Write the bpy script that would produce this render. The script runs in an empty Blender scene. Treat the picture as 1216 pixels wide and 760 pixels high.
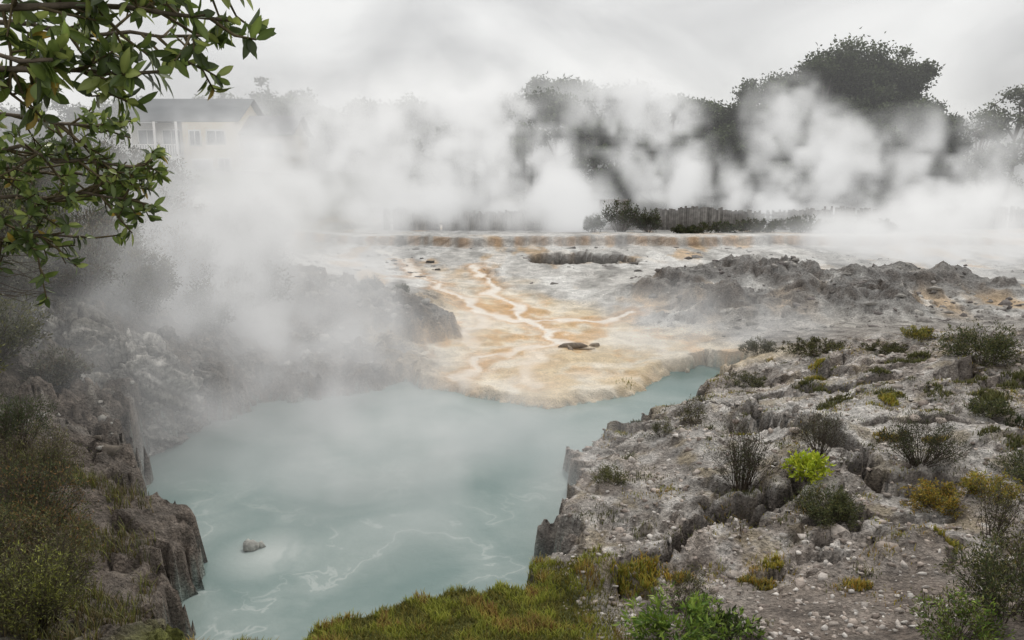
import bpy, math, random
import numpy as np
random.seed(4); rng=np.random.default_rng(7)
sc=bpy.context.scene
sc.view_settings.view_transform='Standard'; sc.view_settings.look='None'; sc.view_settings.exposure=0
# ---------------------------------------------------------------- noise
def _h(ix,iy,s):
    n=(ix.astype(np.int64)*374761393+iy.astype(np.int64)*668265263+s*1442695041)&0xffffffff
    n=((n^(n>>13))*1274126177)&0xffffffff
    n=(n^(n>>16))&0xffffffff
    return n/4294967295.0
def pn(x,y,s=0):
    ix=np.floor(x);iy=np.floor(y);fx=x-ix;fy=y-iy
    def g(a,b):
        t=_h(ix+a,iy+b,s)*6.2831853
        return np.cos(t)*(fx-a)+np.sin(t)*(fy-b)
    u=fx*fx*fx*(fx*(fx*6-15)+10);v=fy*fy*fy*(fy*(fy*6-15)+10)
    a=g(0,0);b=g(1,0);c=g(0,1);d=g(1,1)
    return (a+(b-a)*u+(c-a)*v+(a-b-c+d)*u*v)*1.5
def fbm(x,y,o=4,s=0,r=.5):
    t=0;a=1;k=0
    for i in range(o):
        t=t+a*pn(x*2**i+13.7*i,y*2**i-7.1*i,s+i);k+=a;a*=r
    return t/k*1.3
def ridged(x,y,o=4,s=0):
    t=0;a=1;k=0
    for i in range(o):
        t=t+a*(1-np.abs(pn(x*2**i+3.1*i,y*2**i+9.2*i,s+i))*2);k+=a;a*=.5
    return t/k
def worley(x,y,s=0):
    ix=np.floor(x);iy=np.floor(y)
    F1=np.full(x.shape,9.);F2=np.full(x.shape,9.);R=np.zeros(x.shape);DX=np.zeros(x.shape);DY=np.zeros(x.shape)
    for a in (-1,0,1):
        for b in (-1,0,1):
            cx=ix+a+_h(ix+a,iy+b,s);cy=iy+b+_h(ix+a,iy+b,s+5)
            dx=x-cx;dy=y-cy;d=np.sqrt(dx*dx+dy*dy);r=_h(ix+a,iy+b,s+9)
            m=d<F1
            F2=np.where(m,F1,np.minimum(F2,d));R=np.where(m,r,R);DX=np.where(m,dx,DX);DY=np.where(m,dy,DY);F1=np.where(m,d,F1)
    return F1,F2,R,DX,DY
def ss(a,b,x):
    t=np.clip((x-a)/(b-a),0,1);return t*t*(3-2*t)
def segd(x,y,pts):
    best=np.full(x.shape,1e9)
    for (ax,ay),(bx,by) in zip(pts[:-1],pts[1:]):
        vx,vy=bx-ax,by-ay;t=np.clip(((x-ax)*vx+(y-ay)*vy)/(vx*vx+vy*vy),0,1)
        best=np.minimum(best,np.hypot(x-ax-t*vx,y-ay-t*vy))
    return best
POOL=[(-4.1,9.2),(-4.45,9.9),(-4.35,10.6),(-4.9,11.4),(-5.7,11.9),(-6.1,12.7),(-6.75,13.5),(-7.05,14.5),(-7.45,15.4),(-7.2,16.2),(-7.4,16.9),(-6.8,17.7),(-5.7,18.5),(-4.9,18.6),(-4.2,19.0),(-3.4,19.5),(-2.4,20.2),(-1.0,19.3),(.2,18.6),(1.1,18.4),(1.9,18.8),(3.2,19.4),(3.9,20.1),(4.4,21.3),(5.6,22.8),(6.4,22.2),(5.6,20.9),(4.7,19.4),(4.3,18.5),(3.1,17.7),(2.7,16.9),(1.85,16.2),(1.5,15.3),(.95,14.9),(.85,14.1),(1.1,13.3),(.75,12.7),(.6,11.9),(.35,11.3),(.5,10.6),(.3,9.9),(.2,9.5),(-.25,9.25),(-.8,9.0),(-1.5,8.8),(-2.1,8.45),(-2.6,7.9),(-3.2,7.5),(-3.9,8.2)]
def pool_sd(x,y):
    d=segd(x,y,POOL+[POOL[0]])
    ins=np.zeros(x.shape,bool);n=len(POOL)
    for i in range(n):
        ax,ay=POOL[i];bx,by=POOL[(i+1)%n]
        if ay==by: continue
        c=((ay>y)!=(by>y))&(x<(bx-ax)*(y-ay)/(by-ay)+ax)
        ins^=c
    return np.where(ins,-d,d)
CP=[(-2,7.4,1.0),(0,7.4,1.0),(-1,8.3,.95),(2,7.6,1.0),(0,0,3.9),(-5,0,4),(6,0,3.9),(-10,0,4.3),(12,0,4),(0,4,2.2),(5,5,2.2),(-5,5,2.5),(9,5,2.5),(-9,5,3),
(1.2,11,.74),(1.5,9.5,.82),(3,8,1.1),(2,13,.72),(3,15,.7),(5,17,.65),(6.3,20,.65),(4,12,1.05),(6,10,1.3),(6,14,1.2),(9,12,1.5),(9,17,1.4),(13,20,1.6),(12,15,1.8),(17,14,2),(9,20.5,1.25),(10,8,1.8),(15,9,2.1),(18,20,1.8),
(8,24,.7),(14,24,1.0),(22,24,1.4),(30,24,2),
(-1,20.5,.2),(1,20,.2),(3.5,20.8,.2),(-2,22,.25),(1,23,.3),(4,23,.28),(0,27,.5),(3,27,.5),(-2,31,.8),(2,32,.8),(7,28,.9),(8,31,1.2),(12,30,1.2),(12,27,.9),(16,30,1.1),(21,32,1.2),(0,38,1.1),(8,38,1.1),(16,38,1.2),(26,38,1.3),(-8,38,1.3),(36,36,1.8),
(-15,46,2.2),(-5,46,1.6),(5,46,1.6),(15,46,1.6),(30,46,1.7),(40,50,2),(-5,60,2),(10,60,1.8),(30,60,2),(0,80,2.5),(20,80,2.5),(40,80,3),
(-4.5,22,.5),(-6.5,21,.6),(-7,26,1.5),(-6,29,1.4),(-3.6,30,1.0),(-9,22,1.9),(-4.5,25,.9),
(-8.3,15.5,1.7),(-8.5,18.5,1.9),(-10,17,2.9),(-13,17,3.6),(-7.6,13,1.3),(-9.5,13,2.4),(-12,12,3.3),(-6.5,11,1.3),(-8.5,10,2.3),(-5.3,9.3,.95),(-5,7.5,1.3),(-7.5,7,2.2),(-12,25,3.0),(-16,28,3.8),(-12,34,2.8),(-20,20,4.6),(-20,40,4.4),(-26,60,5.1),(-26,72,5.3),(-14,70,4.8),(-6,72,3.2),(-30,30,5)]
CP=np.array(CP);n=len(CP)
def tk(r2): return .5*r2*np.log(r2+1e-9)
D2=(CP[:,None,0]-CP[None,:,0])**2+(CP[:,None,1]-CP[None,:,1])**2
A=np.zeros((n+3,n+3));A[:n,:n]=tk(D2)+np.eye(n)*.15;A[:n,n]=1;A[:n,n+1:]=CP[:,:2];A[n,:n]=1;A[n+1:,:n]=CP[:,:2].T
W=np.linalg.solve(A,np.concatenate([CP[:,2],[0,0,0]]))
def base(x,y):
    x=np.clip(x,-30,40);y=np.clip(y,-3,82)
    z=W[n]+W[n+1]*x+W[n+2]*y
    for i in range(n): z=z+W[i]*tk((x-CP[i,0])**2+(y-CP[i,1])**2)
    return np.clip(z,.03,6.5)
FA=[(4.2,17.0),(4.6,16.2),(5.2,14.9),(5.1,13.7),(5.9,12.4),(5.4,11.7),(6.6,11.0)]
FB=[(1.2,9.3),(2.2,9.8),(2.9,10.8),(4.0,11.0),(4.4,11.6)]
FC=[(5.1,13.7),(6.8,13.9),(8,13.3)]
FD=[(6.2,17.6),(7.4,16.6),(8.2,16.9)]
FE=[(3.4,14.2),(4.2,13.4),(5.1,13.7)]
STR=[([(-1.9,38),(-1.2,35),(-.6,33),(-.9,31.5),(.2,29.6),(.2,28),(1.0,26.6),(1.3,25.2),(1.7,24.2)],1.0),([(-4.8,37),(-4.2,34.5),(-3.0,33),(-2.9,31.4),(-1.6,30),(-1.3,28.4),(-.2,27.6),(.9,27.2),(2.2,27.5),(3.3,27.2),(4.2,27.8)],.9),([(1.5,24.4),(.4,23.8),(-.2,23.2),(-1.1,22.9),(-1.0,21.7),(-1.4,21),(-1.2,20.0)],.7),([(-7,42),(-5.3,39.4),(-4.8,37),(-4.2,35),(-4.4,33.8)],.8),([(.6,24.0),(.9,22.8),(.3,21.6),(.6,20.2)],.4),([(-1.3,28.4),(-.9,26.8),(-1.6,25.4),(-1.2,24)],.35)]
def terrain(x,y):
    """height + masks for world positions"""
    wx=x+.25*fbm(x*1.1,y*1.1,3,31);wy=y+.25*fbm(x*1.1+50,y*1.1,3,32)
    wx=wx+.12*fbm(x*4,y*4,2,33);wy=wy+.12*fbm(x*4,y*4,2,35)
    ew=.7*fbm(x*.35,y*.35,3,36)
    apr=ss(-2.9,-2.0,x+.3*ew)*(1-ss(4.3,5.0,x+(y-21)*-.2))*ss(17.6,18,y)*(1-ss(22,25,y+ew))
    sd0=pool_sd(x,y)
    sdw=pool_sd(x+1.5*(wx-x),y+1.5*(wy-y))
    nearpool=(np.abs(sd0)<3)
    sd=np.where(nearpool,sdw*(1-apr*.6)+sd0*apr*.6,sd0)
    B=base(x,y)
    right=ss(.2,.9,x)*ss(8.2,9.0,y)*(1-ss(21.0,23.0,y))*(1-apr)
    near=(1-ss(8.9,9.8,y-.15*np.abs(x)))*(1-ss(1.0,1.8,x))*ss(-4.2,-3.4,x)
    left=(1-ss(-4.4,-3.8,x+(y-10)*.35))*ss(5,7,y)*(1-ss(36,42,y))
    left=np.maximum(left,(1-ss(-2.9,-1.9,x+.5*ew))*ss(17.5,19,y)*(1-ss(28,32,y)))
    pd=segd(wx,wy,[(-6.2,25.6),(-4.2,25.2),(-3.2,25.3)])
    prom=1-ss(1.05,1.5,pd+.35*fbm(x*.9,y*.9,3,40))
    pd2=np.minimum(segd(wx,wy,[(6.5,30.5),(9,31.5),(13,30.5),(17,31)]),segd(wx,wy,[(7.0,27.5),(10,28.2),(13.5,27.6)])+.6)
    mound=1-ss(.3,3.4,pd2+1.2*ew+.6*fbm(x*.8,y*.8,3,47))
    mid=ss(23,26,y)*(1-ss(40,43,y))*(1-prom)
    cw=1.2+3.6*(1-ss(24,33,y))
    chan=1-ss(cw-1,cw+1.3,np.abs(x-.9+(y-26)*.30)+2.2*ew)
    apron=np.clip(apr+ss(20,21.5,y+.3*ew)*(1-ss(33,38,y+2*ew))*chan,0,1)*(1-prom)
    rocky=np.clip(right+.9*left+.9*prom+mound+mid*(1-apron)*.5*ss(-.2,.3,ew),0,1)*(1-apr)
    h=B.copy()
    h=h+prom*(.65+.2*fbm(x,y,3,3))+mound*(.25+.8*ridged(x*.38,y*.3,4,61))
    f1,f2,r,dx,dy=worley(wx*.95,wy*1.2,11)
    e=f2-f1
    crk=ss(-.12,.2,fbm(x*.35,y*.35,2,71))
    slab=(r-.5)*.26+dx*(r-.5)*.45+dy*(_h(np.floor(r*999),np.floor(r*77),3)-.5)*.42
    h=h+rocky*slab*(.35+.65*crk)
    h=h-rocky*crk*.24*(1-ss(.0,.075,e))
    g1,g2,gr,gx,gy=worley(wx*3.3+4,wy*3.6,19)
    rm=ss(-.15,.35,fbm(x*.8+9,y*.8,3,72))
    h=h+rocky*rm*((gr-.5)*.11+gx*(gr-.5)*.16-.06*(1-ss(0,.16,g2-g1)))
    k1,k2,kr,kx,ky=worley(wx*9,wy*9,23)
    rm2=ss(-.1,.3,fbm(x*1.3-9,y*1.3,3,73))
    h=h+rocky*rm2*((kr-.5)*.04+(.35-k1)*.03)
    h=h+rocky*(.13*fbm(x*.6,y*.6,3,80)+.07*ridged(x*1.9,y*1.9,4,81)-.03)
    h=h+(.02+.02*(1-apron))*fbm(x*1.5,y*1.0,3,90)*(y<60)
    q1,q2,qr,qx,qy=worley(wx*1.6+3,wy*1.6,29)
    lc=left*ss(10.5,13,y)
    h=h+left*.18*ridged(x*1.3,y*1.3,5,84)+lc*(.34*ridged(wx*.9,wy*.9,5,85)-.14+(qr-.5)*.24+qx*(qr-.5)*.4+.10*ridged(wx*3,wy*3,3,86))
    fis=np.zeros(x.shape)
    for pts,dp,wd,up in ((FA,.55,.11,.18),(FB,.5,.14,.26),(FC,.35,.08,.12),(FD,.35,.09,.12),(FE,.3,.07,.08)):
        d=segd(wx,wy,pts)
        h=h+up*np.exp(-(d/.5)**2)*right*(fbm(x*.7,y*.7,2,50)+.6)
        f_=(1-ss(wd*.4,wd*1.5,d))*right;h=h-dp*f_;fis=np.maximum(fis,f_)
    st=B*9+1.1*fbm(x*.5,y*.5,3,91)
    stp=(np.floor(st)+ss(.72,1,st-np.floor(st)))/9
    h=h+apron*(stp-st/9)*.6*(1-ss(30,33,y))
    rimline=43.6+.8*fbm(x*.25,y*0+3,3,92)
    rim=ss(-.25,.05,y-rimline)*(1-ss(.2,6,y-rimline))*ss(-16,-11,x)*(1-ss(24,30,x))
    h=h+.42*rim
    pock=np.exp(-((x-3.4+ew)/2.8)**2-((y-39.6)/1.6)**2)*(1+.7*fbm(x*1.2,y*1.2,4,94))
    h=h-.75*ss(.35,.6,pock)
    wid=.28*(1-ss(16.8,18.5,y)*(left>.0)*ss(-7.4,-6.6,x)*1)+1.6*ss(16.8,18.5,y)*ss(-7.4,-6.6,x)*left*(1-apr)
    wid=wid+.25*ss(-.1,.4,fbm(x*.8,y*.8,2,96))*right
    wid=wid*(1-apr)+.7*apr
    wid=np.where((near>.5),.4,wid);wid=np.maximum(wid,.25)
    t=np.clip((sd+.12*fbm(x*2.5,y*2.5,3,95)*(1-apr*.7))/wid,0,1)
    t=np.where(apr>.5,np.sqrt(t),t*t*(3-2*t))
    prof=t
    h=np.where(sd<wid*1.3,-.7+(h+.7)*prof,h)
    h=h+apr*.07*np.exp(-((sd-.7)/.35)**2)*(1+fbm(x*2,y*2,2,97))
    far=ss(76,92,y)
    hill=3+ 4.0*np.exp(-((y-100)/22)**2)*(.6+.4*np.sin(x*.06))+1.0*fbm(x*.02,y*.02,2,6)
    h=h*(1-far)+far*hill
    return h,dict(sd=sd,apr=apr,apron=apron,right=right,near=near,left=left,lc=lc,prom=prom,mound=mound,rocky=rocky,crk=crk,rim=rim,e=e,pock=pock,mid=mid,rimline=rimline,fis=fis,slabr=r,gr=gr,ge=g2-g1)
def hz(x,y):
    x=np.atleast_1d(np.asarray(x,float));y=np.atleast_1d(np.asarray(y,float));return terrain(x,y)[0]
# ---------------------------------------------------------------- mesh helpers
def mkmesh(name,V,F,C=None,smooth=False,mat=None,parent=None,extra=None):
    me=bpy.data.meshes.new(name)
    V=np.asarray(V,np.float32)
    me.vertices.add(len(V));me.vertices.foreach_set("co",V.ravel())
    F=[np.asarray(f,np.int32) for f in F if len(f)]
    lt=np.concatenate([np.full(len(f),f.shape[1],np.int32) for f in F])
    li=np.concatenate([f.ravel() for f in F])
    me.loops.add(len(li));me.loops.foreach_set("vertex_index",li)
    me.polygons.add(len(lt));ls=np.concatenate([[0],np.cumsum(lt)[:-1]]).astype(np.int32)
    me.polygons.foreach_set("loop_start",ls)
    try: me.polygons.foreach_set("loop_total",lt)
    except Exception: pass
    me.update(calc_edges=True)
    if smooth: me.polygons.foreach_set("use_smooth",np.ones(len(lt),bool))
    if C is not None:
        C=np.asarray(C,np.float32)
        if C.shape[1]==3: C=np.concatenate([C,np.ones((len(C),1),np.float32)],1)
        a=me.attributes.new("col",'FLOAT_COLOR','POINT');a.data.foreach_set("color",C.ravel())
    if extra:
        for k,v in extra.items():
            a=me.attributes.new(k,'FLOAT','POINT');a.data.foreach_set("value",np.asarray(v,np.float32))
    ob=bpy.data.objects.new(name,me);sc.collection.objects.link(ob)
    if mat: me.materials.append(mat)
    if parent: ob.parent=parent
    return ob
class MB:
    def __init__(s): s.V=[];s.F={3:[],4:[]};s.C=[];s.n=0
    def add(s,V,F,C):
        V=np.asarray(V,float);F=np.asarray(F,int)
        C=np.asarray(C,float)
        if C.ndim==1: C=np.tile(C,(len(V),1))
        s.V.append(V);s.F[F.shape[1]].append(F+s.n);s.C.append(C);s.n+=len(V)
    def build(s,name,mat,smooth=False,parent=None):
        F=[np.concatenate(s.F[k]) for k in (3,4) if s.F[k]]
        return mkmesh(name,np.concatenate(s.V),F,np.concatenate(s.C),smooth,mat,parent)
def tube(mb,pts,rad,col,k=5):
    pts=np.asarray(pts,float);m=len(pts);rad=np.broadcast_to(rad,(m,))
    T=np.gradient(pts,axis=0);T/=np.linalg.norm(T,axis=1)[:,None]+1e-9
    up=np.array([.13,.21,.97]);A_=np.cross(T,up);A_/=np.linalg.norm(A_,axis=1)[:,None]+1e-9;B_=np.cross(T,A_)
    a=np.arange(k)*2*np.pi/k
    V=pts[:,None]+rad[:,None,None]*(np.cos(a)[None,:,None]*A_[:,None]+np.sin(a)[None,:,None]*B_[:,None])
    i=np.arange(m-1)[:,None]*k;j=np.arange(k)[None];j2=(j+1)%k
    F=np.stack([i+j,i+j2,i+k+j2,i+k+j],-1).reshape(-1,4)
    mb.add(V.reshape(-1,3),F,col)
def unit(v): return v/(np.linalg.norm(v,axis=-1,keepdims=True)+1e-9)
def leaves(mb,c,d,L,Wd,col,fold=.15):
    m=len(c);d=unit(d);r=rng.normal(size=(m,3));s=unit(np.cross(d,r));nn=np.cross(d,s)
    L=np.broadcast_to(L,(m,))[:,None];Wd=np.broadcast_to(Wd,(m,))[:,None]
    V=np.stack([c,c+d*L*.45+s*Wd*.5+nn*L*fold,c+d*L,c+d*L*.45-s*Wd*.5+nn*L*fold],1).reshape(-1,3)
    F=np.arange(m*4).reshape(m,4)
    mb.add(V,F,np.repeat(col,4,0))
def box(mb,x0,x1,y0,y1,z0,z1,col):
    V=[(x,y,z) for x in (x0,x1) for y in (y0,y1) for z in (z0,z1)]
    F=[(0,1,3,2),(4,6,7,5),(0,4,5,1),(2,3,7,6),(0,2,6,4),(1,5,7,3)]
    mb.add(V,F,col)
# ---------------------------------------------------------------- materials
def nmat(name):
    m=bpy.data.materials.new(name);m.use_nodes=True;nt=m.node_tree
    return m,nt,nt.nodes['Principled BSDF']
def attr_mat(name,rough=.8,var=.3,scale=6,bump=.3,bscale=20,bdist=.02,trans=0,spec=.3):
    m,nt,b=nmat(name);N=nt.nodes;L=nt.links
    at=N.new('ShaderNodeAttribute');at.attribute_name='col'
    geo=N.new('ShaderNodeNewGeometry')
    no=N.new('ShaderNodeTexNoise');no.inputs['Scale'].default_value=scale;no.inputs['Detail'].default_value=3
    L.new(geo.outputs['Position'],no.inputs['Vector'])
    mr=N.new('ShaderNodeMapRange');mr.inputs[1].default_value=.3;mr.inputs[2].default_value=.7;mr.inputs[3].default_value=1-var;mr.inputs[4].default_value=1+var
    L.new(no.outputs[0],mr.inputs[0])
    mx=N.new('ShaderNodeVectorMath');mx.operation='SCALE';L.new(at.outputs['Color'],mx.inputs[0]);L.new(mr.outputs[0],mx.inputs['Scale'])
    L.new(mx.outputs[0],b.inputs['Base Color']);b.inputs['Roughness'].default_value=rough;b.inputs['Specular IOR Level'].default_value=spec
    if bump>0:
        n2=N.new('ShaderNodeTexNoise');n2.inputs['Scale'].default_value=bscale;n2.inputs['Detail'].default_value=4;L.new(geo.outputs['Position'],n2.inputs['Vector'])
        bp=N.new('ShaderNodeBump');bp.inputs['Strength'].default_value=bump;bp.inputs['Distance'].default_value=bdist
        L.new(n2.outputs[0],bp.inputs['Height']);L.new(bp.outputs[0],b.inputs['Normal'])
    if trans>0:
        tr=N.new('ShaderNodeBsdfTranslucent');L.new(mx.outputs[0],tr.inputs[0]);mix=N.new('ShaderNodeMixShader');mix.inputs[0].default_value=trans
        L.new(b.outputs[0],mix.inputs[1]);L.new(tr.outputs[0],mix.inputs[2]);L.new(mix.outputs[0],N['Material Output'].inputs[0])
    return m
M_leaf=attr_mat("foliage",.6,.25,3,0,trans=.2)
M_gloss=attr_mat("glossy_leaf",.32,.15,8,0,trans=.35,spec=.5)
M_bark=attr_mat("bark",.9,.35,25,.6,60,.01)
M_stone=attr_mat("stone",.9,.3,14,.7,40,.02)
M_crag=attr_mat("crag_rock",.95,.6,7,1.0,16,.14)
M_wood=attr_mat("weathered_wood",.85,.3,4,.3,30,.01)
M_paint=attr_mat("painted_wall",.7,.08,1,0)
M_roof=attr_mat("roof_metal",.5,.12,1,0)
M_glass=attr_mat("window_glass",.1,.1,1,0,spec=.6)
M_ter,nt,b=nmat("ground_rock");N=nt.nodes;L=nt.links
at=N.new('ShaderNodeAttribute');at.attribute_name='col';wt=N.new('ShaderNodeAttribute');wt.attribute_name='wet'
geo=N.new('ShaderNodeNewGeometry')
def noise(sc_,det,rough=.6,dist=0):
    q=N.new('ShaderNodeTexNoise');q.inputs['Scale'].default_value=sc_;q.inputs['Detail'].default_value=det;q.inputs['Roughness'].default_value=rough;q.inputs['Distortion'].default_value=dist
    L.new(geo.outputs['Position'],q.inputs['Vector']);return q.outputs[0]
def mrange(v,a,b_,c,d):
    q=N.new('ShaderNodeMapRange');q.inputs[1].default_value=a;q.inputs[2].default_value=b_;q.inputs[3].default_value=c;q.inputs[4].default_value=d;L.new(v,q.inputs[0]);return q.outputs[0]
def mth(op,a,b_):
    q=N.new('ShaderNodeMath');q.operation=op
    for i,v in enumerate((a,b_)):
        if isinstance(v,(int,float)): q.inputs[i].default_value=v
        else: L.new(v,q.inputs[i])
    return q.outputs[0]
nA=noise(2.2,5,.65,.4);nB=noise(17,5,.72)
dry=mth('SUBTRACT',1.0,wt.outputs['Fac'])
v1=mrange(nA,.32,.68,.5,1.45);v2=mrange(nB,.3,.7,.38,1.6)
vv=mth('MULTIPLY',v1,v2)
vv=mth('ADD',mth('MULTIPLY',mth('SUBTRACT',vv,1.0),mth('ADD',mth('MULTIPLY',dry,.78),.22)),1.0)
sca=N.new('ShaderNodeVectorMath');sca.operation='SCALE';L.new(at.outputs['Color'],sca.inputs[0]);L.new(vv,sca.inputs['Scale'])
L.new(sca.outputs[0],b.inputs['Base Color'])
L.new(mrange(wt.outputs['Fac'],.4,1,.93,.38),b.inputs['Roughness']);b.inputs['Specular IOR Level'].default_value=.35
vo_=N.new('ShaderNodeTexVoronoi');vo_.inputs['Scale'].default_value=26;L.new(geo.outputs['Position'],vo_.inputs['Vector'])
hh=mth('ADD',mth('MULTIPLY',nB,1.0),mth('MULTIPLY',vo_.outputs['Distance'],-.5));hh=mth('ADD',hh,mth('MULTIPLY',nA,1.5));hh=mth('MULTIPLY',hh,mth('ADD',mth('MULTIPLY',dry,.85),.15))
bp=N.new('ShaderNodeBump');bp.inputs['Strength'].default_value=1.0;bp.inputs['Distance'].default_value=.09;L.new(hh,bp.inputs['Height']);L.new(bp.outputs[0],b.inputs['Normal'])
# ---------------------------------------------------------------- terrain mesh
rows=np.concatenate([np.linspace(-6,6,22,endpoint=False),6+24*(np.linspace(0,1,350,endpoint=False)**1.35),np.linspace(30,62,150,endpoint=False),62*(1500/62)**(np.linspace(0,1,50))])
nc=720;S=np.linspace(-1,1,nc);S=1.1*(np.sign(S)*np.abs(S)**1.12)
X=S[None,:]*(rows[:,None]+12)*.9;Y=np.repeat(rows[:,None],nc,1)
x=X.ravel();y=Y.ravel()
h,M=terrain(x,y)
R_=len(rows);i=np.arange(R_-1)[:,None]*nc;j=np.arange(nc-1)[None]
F=np.stack([i+j,i+j+1,i+nc+j+1,i+nc+j],-1).reshape(-1,4)
HG=h.reshape(R_,nc);gy,gx=np.gradient(HG);slx=gx/np.gradient(X,axis=1);sly=gy/np.gradient(Y,axis=0);slope=np.hypot(slx,sly).ravel()
def mixc(c,c2,m):
    return c*(1-m[:,None])+np.asarray(c2)[None]*m[:,None]
n0=fbm(x*.5,y*.5,4,101);n1=fbm(x*1.7,y*1.7,4,102);n2=fbm(x*.15,y*.12,3,103);n3=fbm(x*4,y*4,3,104)
C=np.tile([.40,.37,.34],(len(x),1)).astype(float)
C=mixc(C,(.54,.51,.47),ss(-.1,.35,n0))
C=mixc(C,(.22,.20,.18),ss(.0,.4,n1)*.7)
tf=ss(24,28,y)*(1-ss(60,70,y))
C=mixc(C,(.68,.665,.635),tf*.85)
C=mixc(C,(.38,.37,.35),tf*ss(-.02,.3,fbm(x*.55,y*.28,4,113))*.8)
C=mixc(C,(.22,.21,.20),tf*ss(.12,.4,fbm(x*.8,y*.4,4,114))*ss(-.1,.2,n2)*.75)
C=mixc(C,(.66,.44,.22),tf*ss(.1,.38,fbm(x*.45,y*.16,4,111))*.65)
C=mixc(C,(.84,.83,.80),tf*ss(.0,.3,fbm(x*.6,y*.22,4,112))*.8)
rb=M['right']
C=mixc(C,(.52,.45,.40),rb*ss(-.3,.2,n0)*.8)
C=mixc(C,(.76,.72,.68),rb*ss(.0,.30,n1+.3*n3)*.8)
C=mixc(C,(.16,.125,.10),rb*ss(.12,.4,fbm(x*.9,y*.9,4,121))*.6)
C=mixc(C,(.82,.79,.75),rb*np.exp(-((x-5.8)/2.4)**2-((y-14.8)/3.0)**2)*.85)
C=mixc(C,(.34,.26,.13),rb*ss(.15,.4,fbm(x*1.4,y*1.4,4,122))*.5)
C=mixc(C,(.25,.24,.23),np.clip(M['mound']*1.4,0,1)*ss(-.5,.0,n0)*.9)
C=mixc(C,(.28,.26,.235),M['prom']*.8)
C=mixc(C,(.17,.14,.115),M['left']*.85)
C=mixc(C,(.36,.34,.31),M['left']*ss(.0,.35,n1+.5*n0)*ss(12,14,y)*.85)
C=mixc(C,(.09,.085,.045),(1-ss(-10.5,-8.2,x+n0))*.8*(y>5))
ap=M['apron']
C=mixc(C,(.72,.58,.38),ap*.92)
C=mixc(C,(.84,.77,.65),ap*ss(-.3,.2,n0+.3*n1)*.85)
C=mixc(C,(.62,.36,.13),ap*ss(.02,.32,fbm(x*.6,y*.5,4,131))*ss(20,23,y)*.7)
C=mixc(C,(.72,.70,.66),ap*ss(29,35,y)*.65)
C=mixc(C,(.50,.46,.40),ap*(1-ss(-2.6,-1.2,x+.4*n0))*(1-ss(22,24,y))*.8)
xw=x+.3*fbm(x*.9,y*.9,4,141);yw=y+.45*fbm(x*.9+5,y*.9,4,142)
stm=np.zeros(x.shape);stm2=np.zeros(x.shape)
wv=.6+1.2*ss(-.3,.4,fbm(x*.7,y*.4,3,144))
for s_,k_ in STR:
    ds=segd(xw,yw,s_);stm=np.maximum(stm,(1-ss(.05,.26*wv,ds))*k_);stm2=np.maximum(stm2,(1-ss(.1,.85,ds+.25*n1))*k_)
stm*=(y>19.5);stm2*=(y>19.5)
C=mixc(C,(.60,.33,.12),stm2*.7*(y<40));C=mixc(C,(.88,.83,.75),stm*.92)
sh=M['apr']*(1-ss(.15,.8,M['sd']+.2*n1))
C=mixc(C,(.46,.37,.26),sh*.75)
C=mixc(C,(.60,.38,.21),np.exp(-((y-M['rimline']+.05)/.3)**2)*(np.abs(x)<32)*.85*ss(-.3,.3,fbm(x*.9,y*0,3,151)))
C=mixc(C,(.82,.79,.74),M['rim']*ss(.3,.9,y-M['rimline'])*.6)
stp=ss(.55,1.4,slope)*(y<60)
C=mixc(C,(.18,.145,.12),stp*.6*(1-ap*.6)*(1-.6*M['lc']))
C=mixc(C,(.10,.095,.085),ss(.3,.55,M['pock'])*.85)
C=mixc(C,(.09,.07,.055),np.clip((1-ss(.01,.06,M['e']))*M['crk']*M['rocky']*.85*(y<40)+M['fis']*.9,0,1)*(1-ap))
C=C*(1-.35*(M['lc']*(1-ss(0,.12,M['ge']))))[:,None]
C=mixc(C,(.13,.14,.03),M['near']*(1-ss(.6,1.2,x))*.95)
fs=(1-ss(8.0,9.6,y+.5*n0))*ss(.8,1.6,x)
C=mixc(C,(.22,.165,.13),fs*.65)
C=mixc(C,(.07,.07,.03),(1-ss(5.5,7,y))*.9)
C=mixc(C,(.08,.09,.05),ss(52,58,y))
C=mixc(C,(.30,.38,.35),(h<.0)*1.0)
wl=(1-ss(.02,.10,h))*(h>=0)*(1-M['apr'])*(np.abs(M['sd'])<2)
C=mixc(C,(.16,.15,.12),wl*.7)
wet=np.clip(np.maximum(ap*.8*(1-ss(30,42,y)*.4),tf*.5*(1-M['mound']))+stm+wl,0,1)
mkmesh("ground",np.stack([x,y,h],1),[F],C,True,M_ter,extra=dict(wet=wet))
# ---------------------------------------------------------------- water
M_wat,nt,b=nmat("milky_water");N=nt.nodes;L=nt.links
geo=N.new('ShaderNodeNewGeometry')
big=noise(.35,4,.5,1.0)
mp=N.new('ShaderNodeVectorMath');mp.operation='ADD';L.new(geo.outputs['Position'],mp.inputs[0])
nv=N.new('ShaderNodeTexNoise');nv.inputs['Scale'].default_value=.45;nv.inputs['Detail'].default_value=3;L.new(geo.outputs['Position'],nv.inputs['Vector'])
vs=N.new('ShaderNodeVectorMath');vs.operation='SCALE';vs.inputs['Scale'].default_value=4.0;L.new(nv.outputs['Color'],vs.inputs[0]);L.new(vs.outputs[0],mp.inputs[1])
fo=N.new('ShaderNodeTexNoise');fo.inputs['Scale'].default_value=.6;fo.inputs['Detail'].default_value=5;fo.inputs['Roughness'].default_value=.5;L.new(mp.outputs[0],fo.inputs['Vector'])
ln=mth('ABSOLUTE',mth('SUBTRACT',fo.outputs[0],.5),0)
line=mth('ADD',mrange(ln,.0,.014,.6,0),mrange(ln,.0,.11,.3,0))
sep=N.new('ShaderNodeSeparateXYZ');L.new(geo.outputs['Position'],sep.inputs[0])
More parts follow.
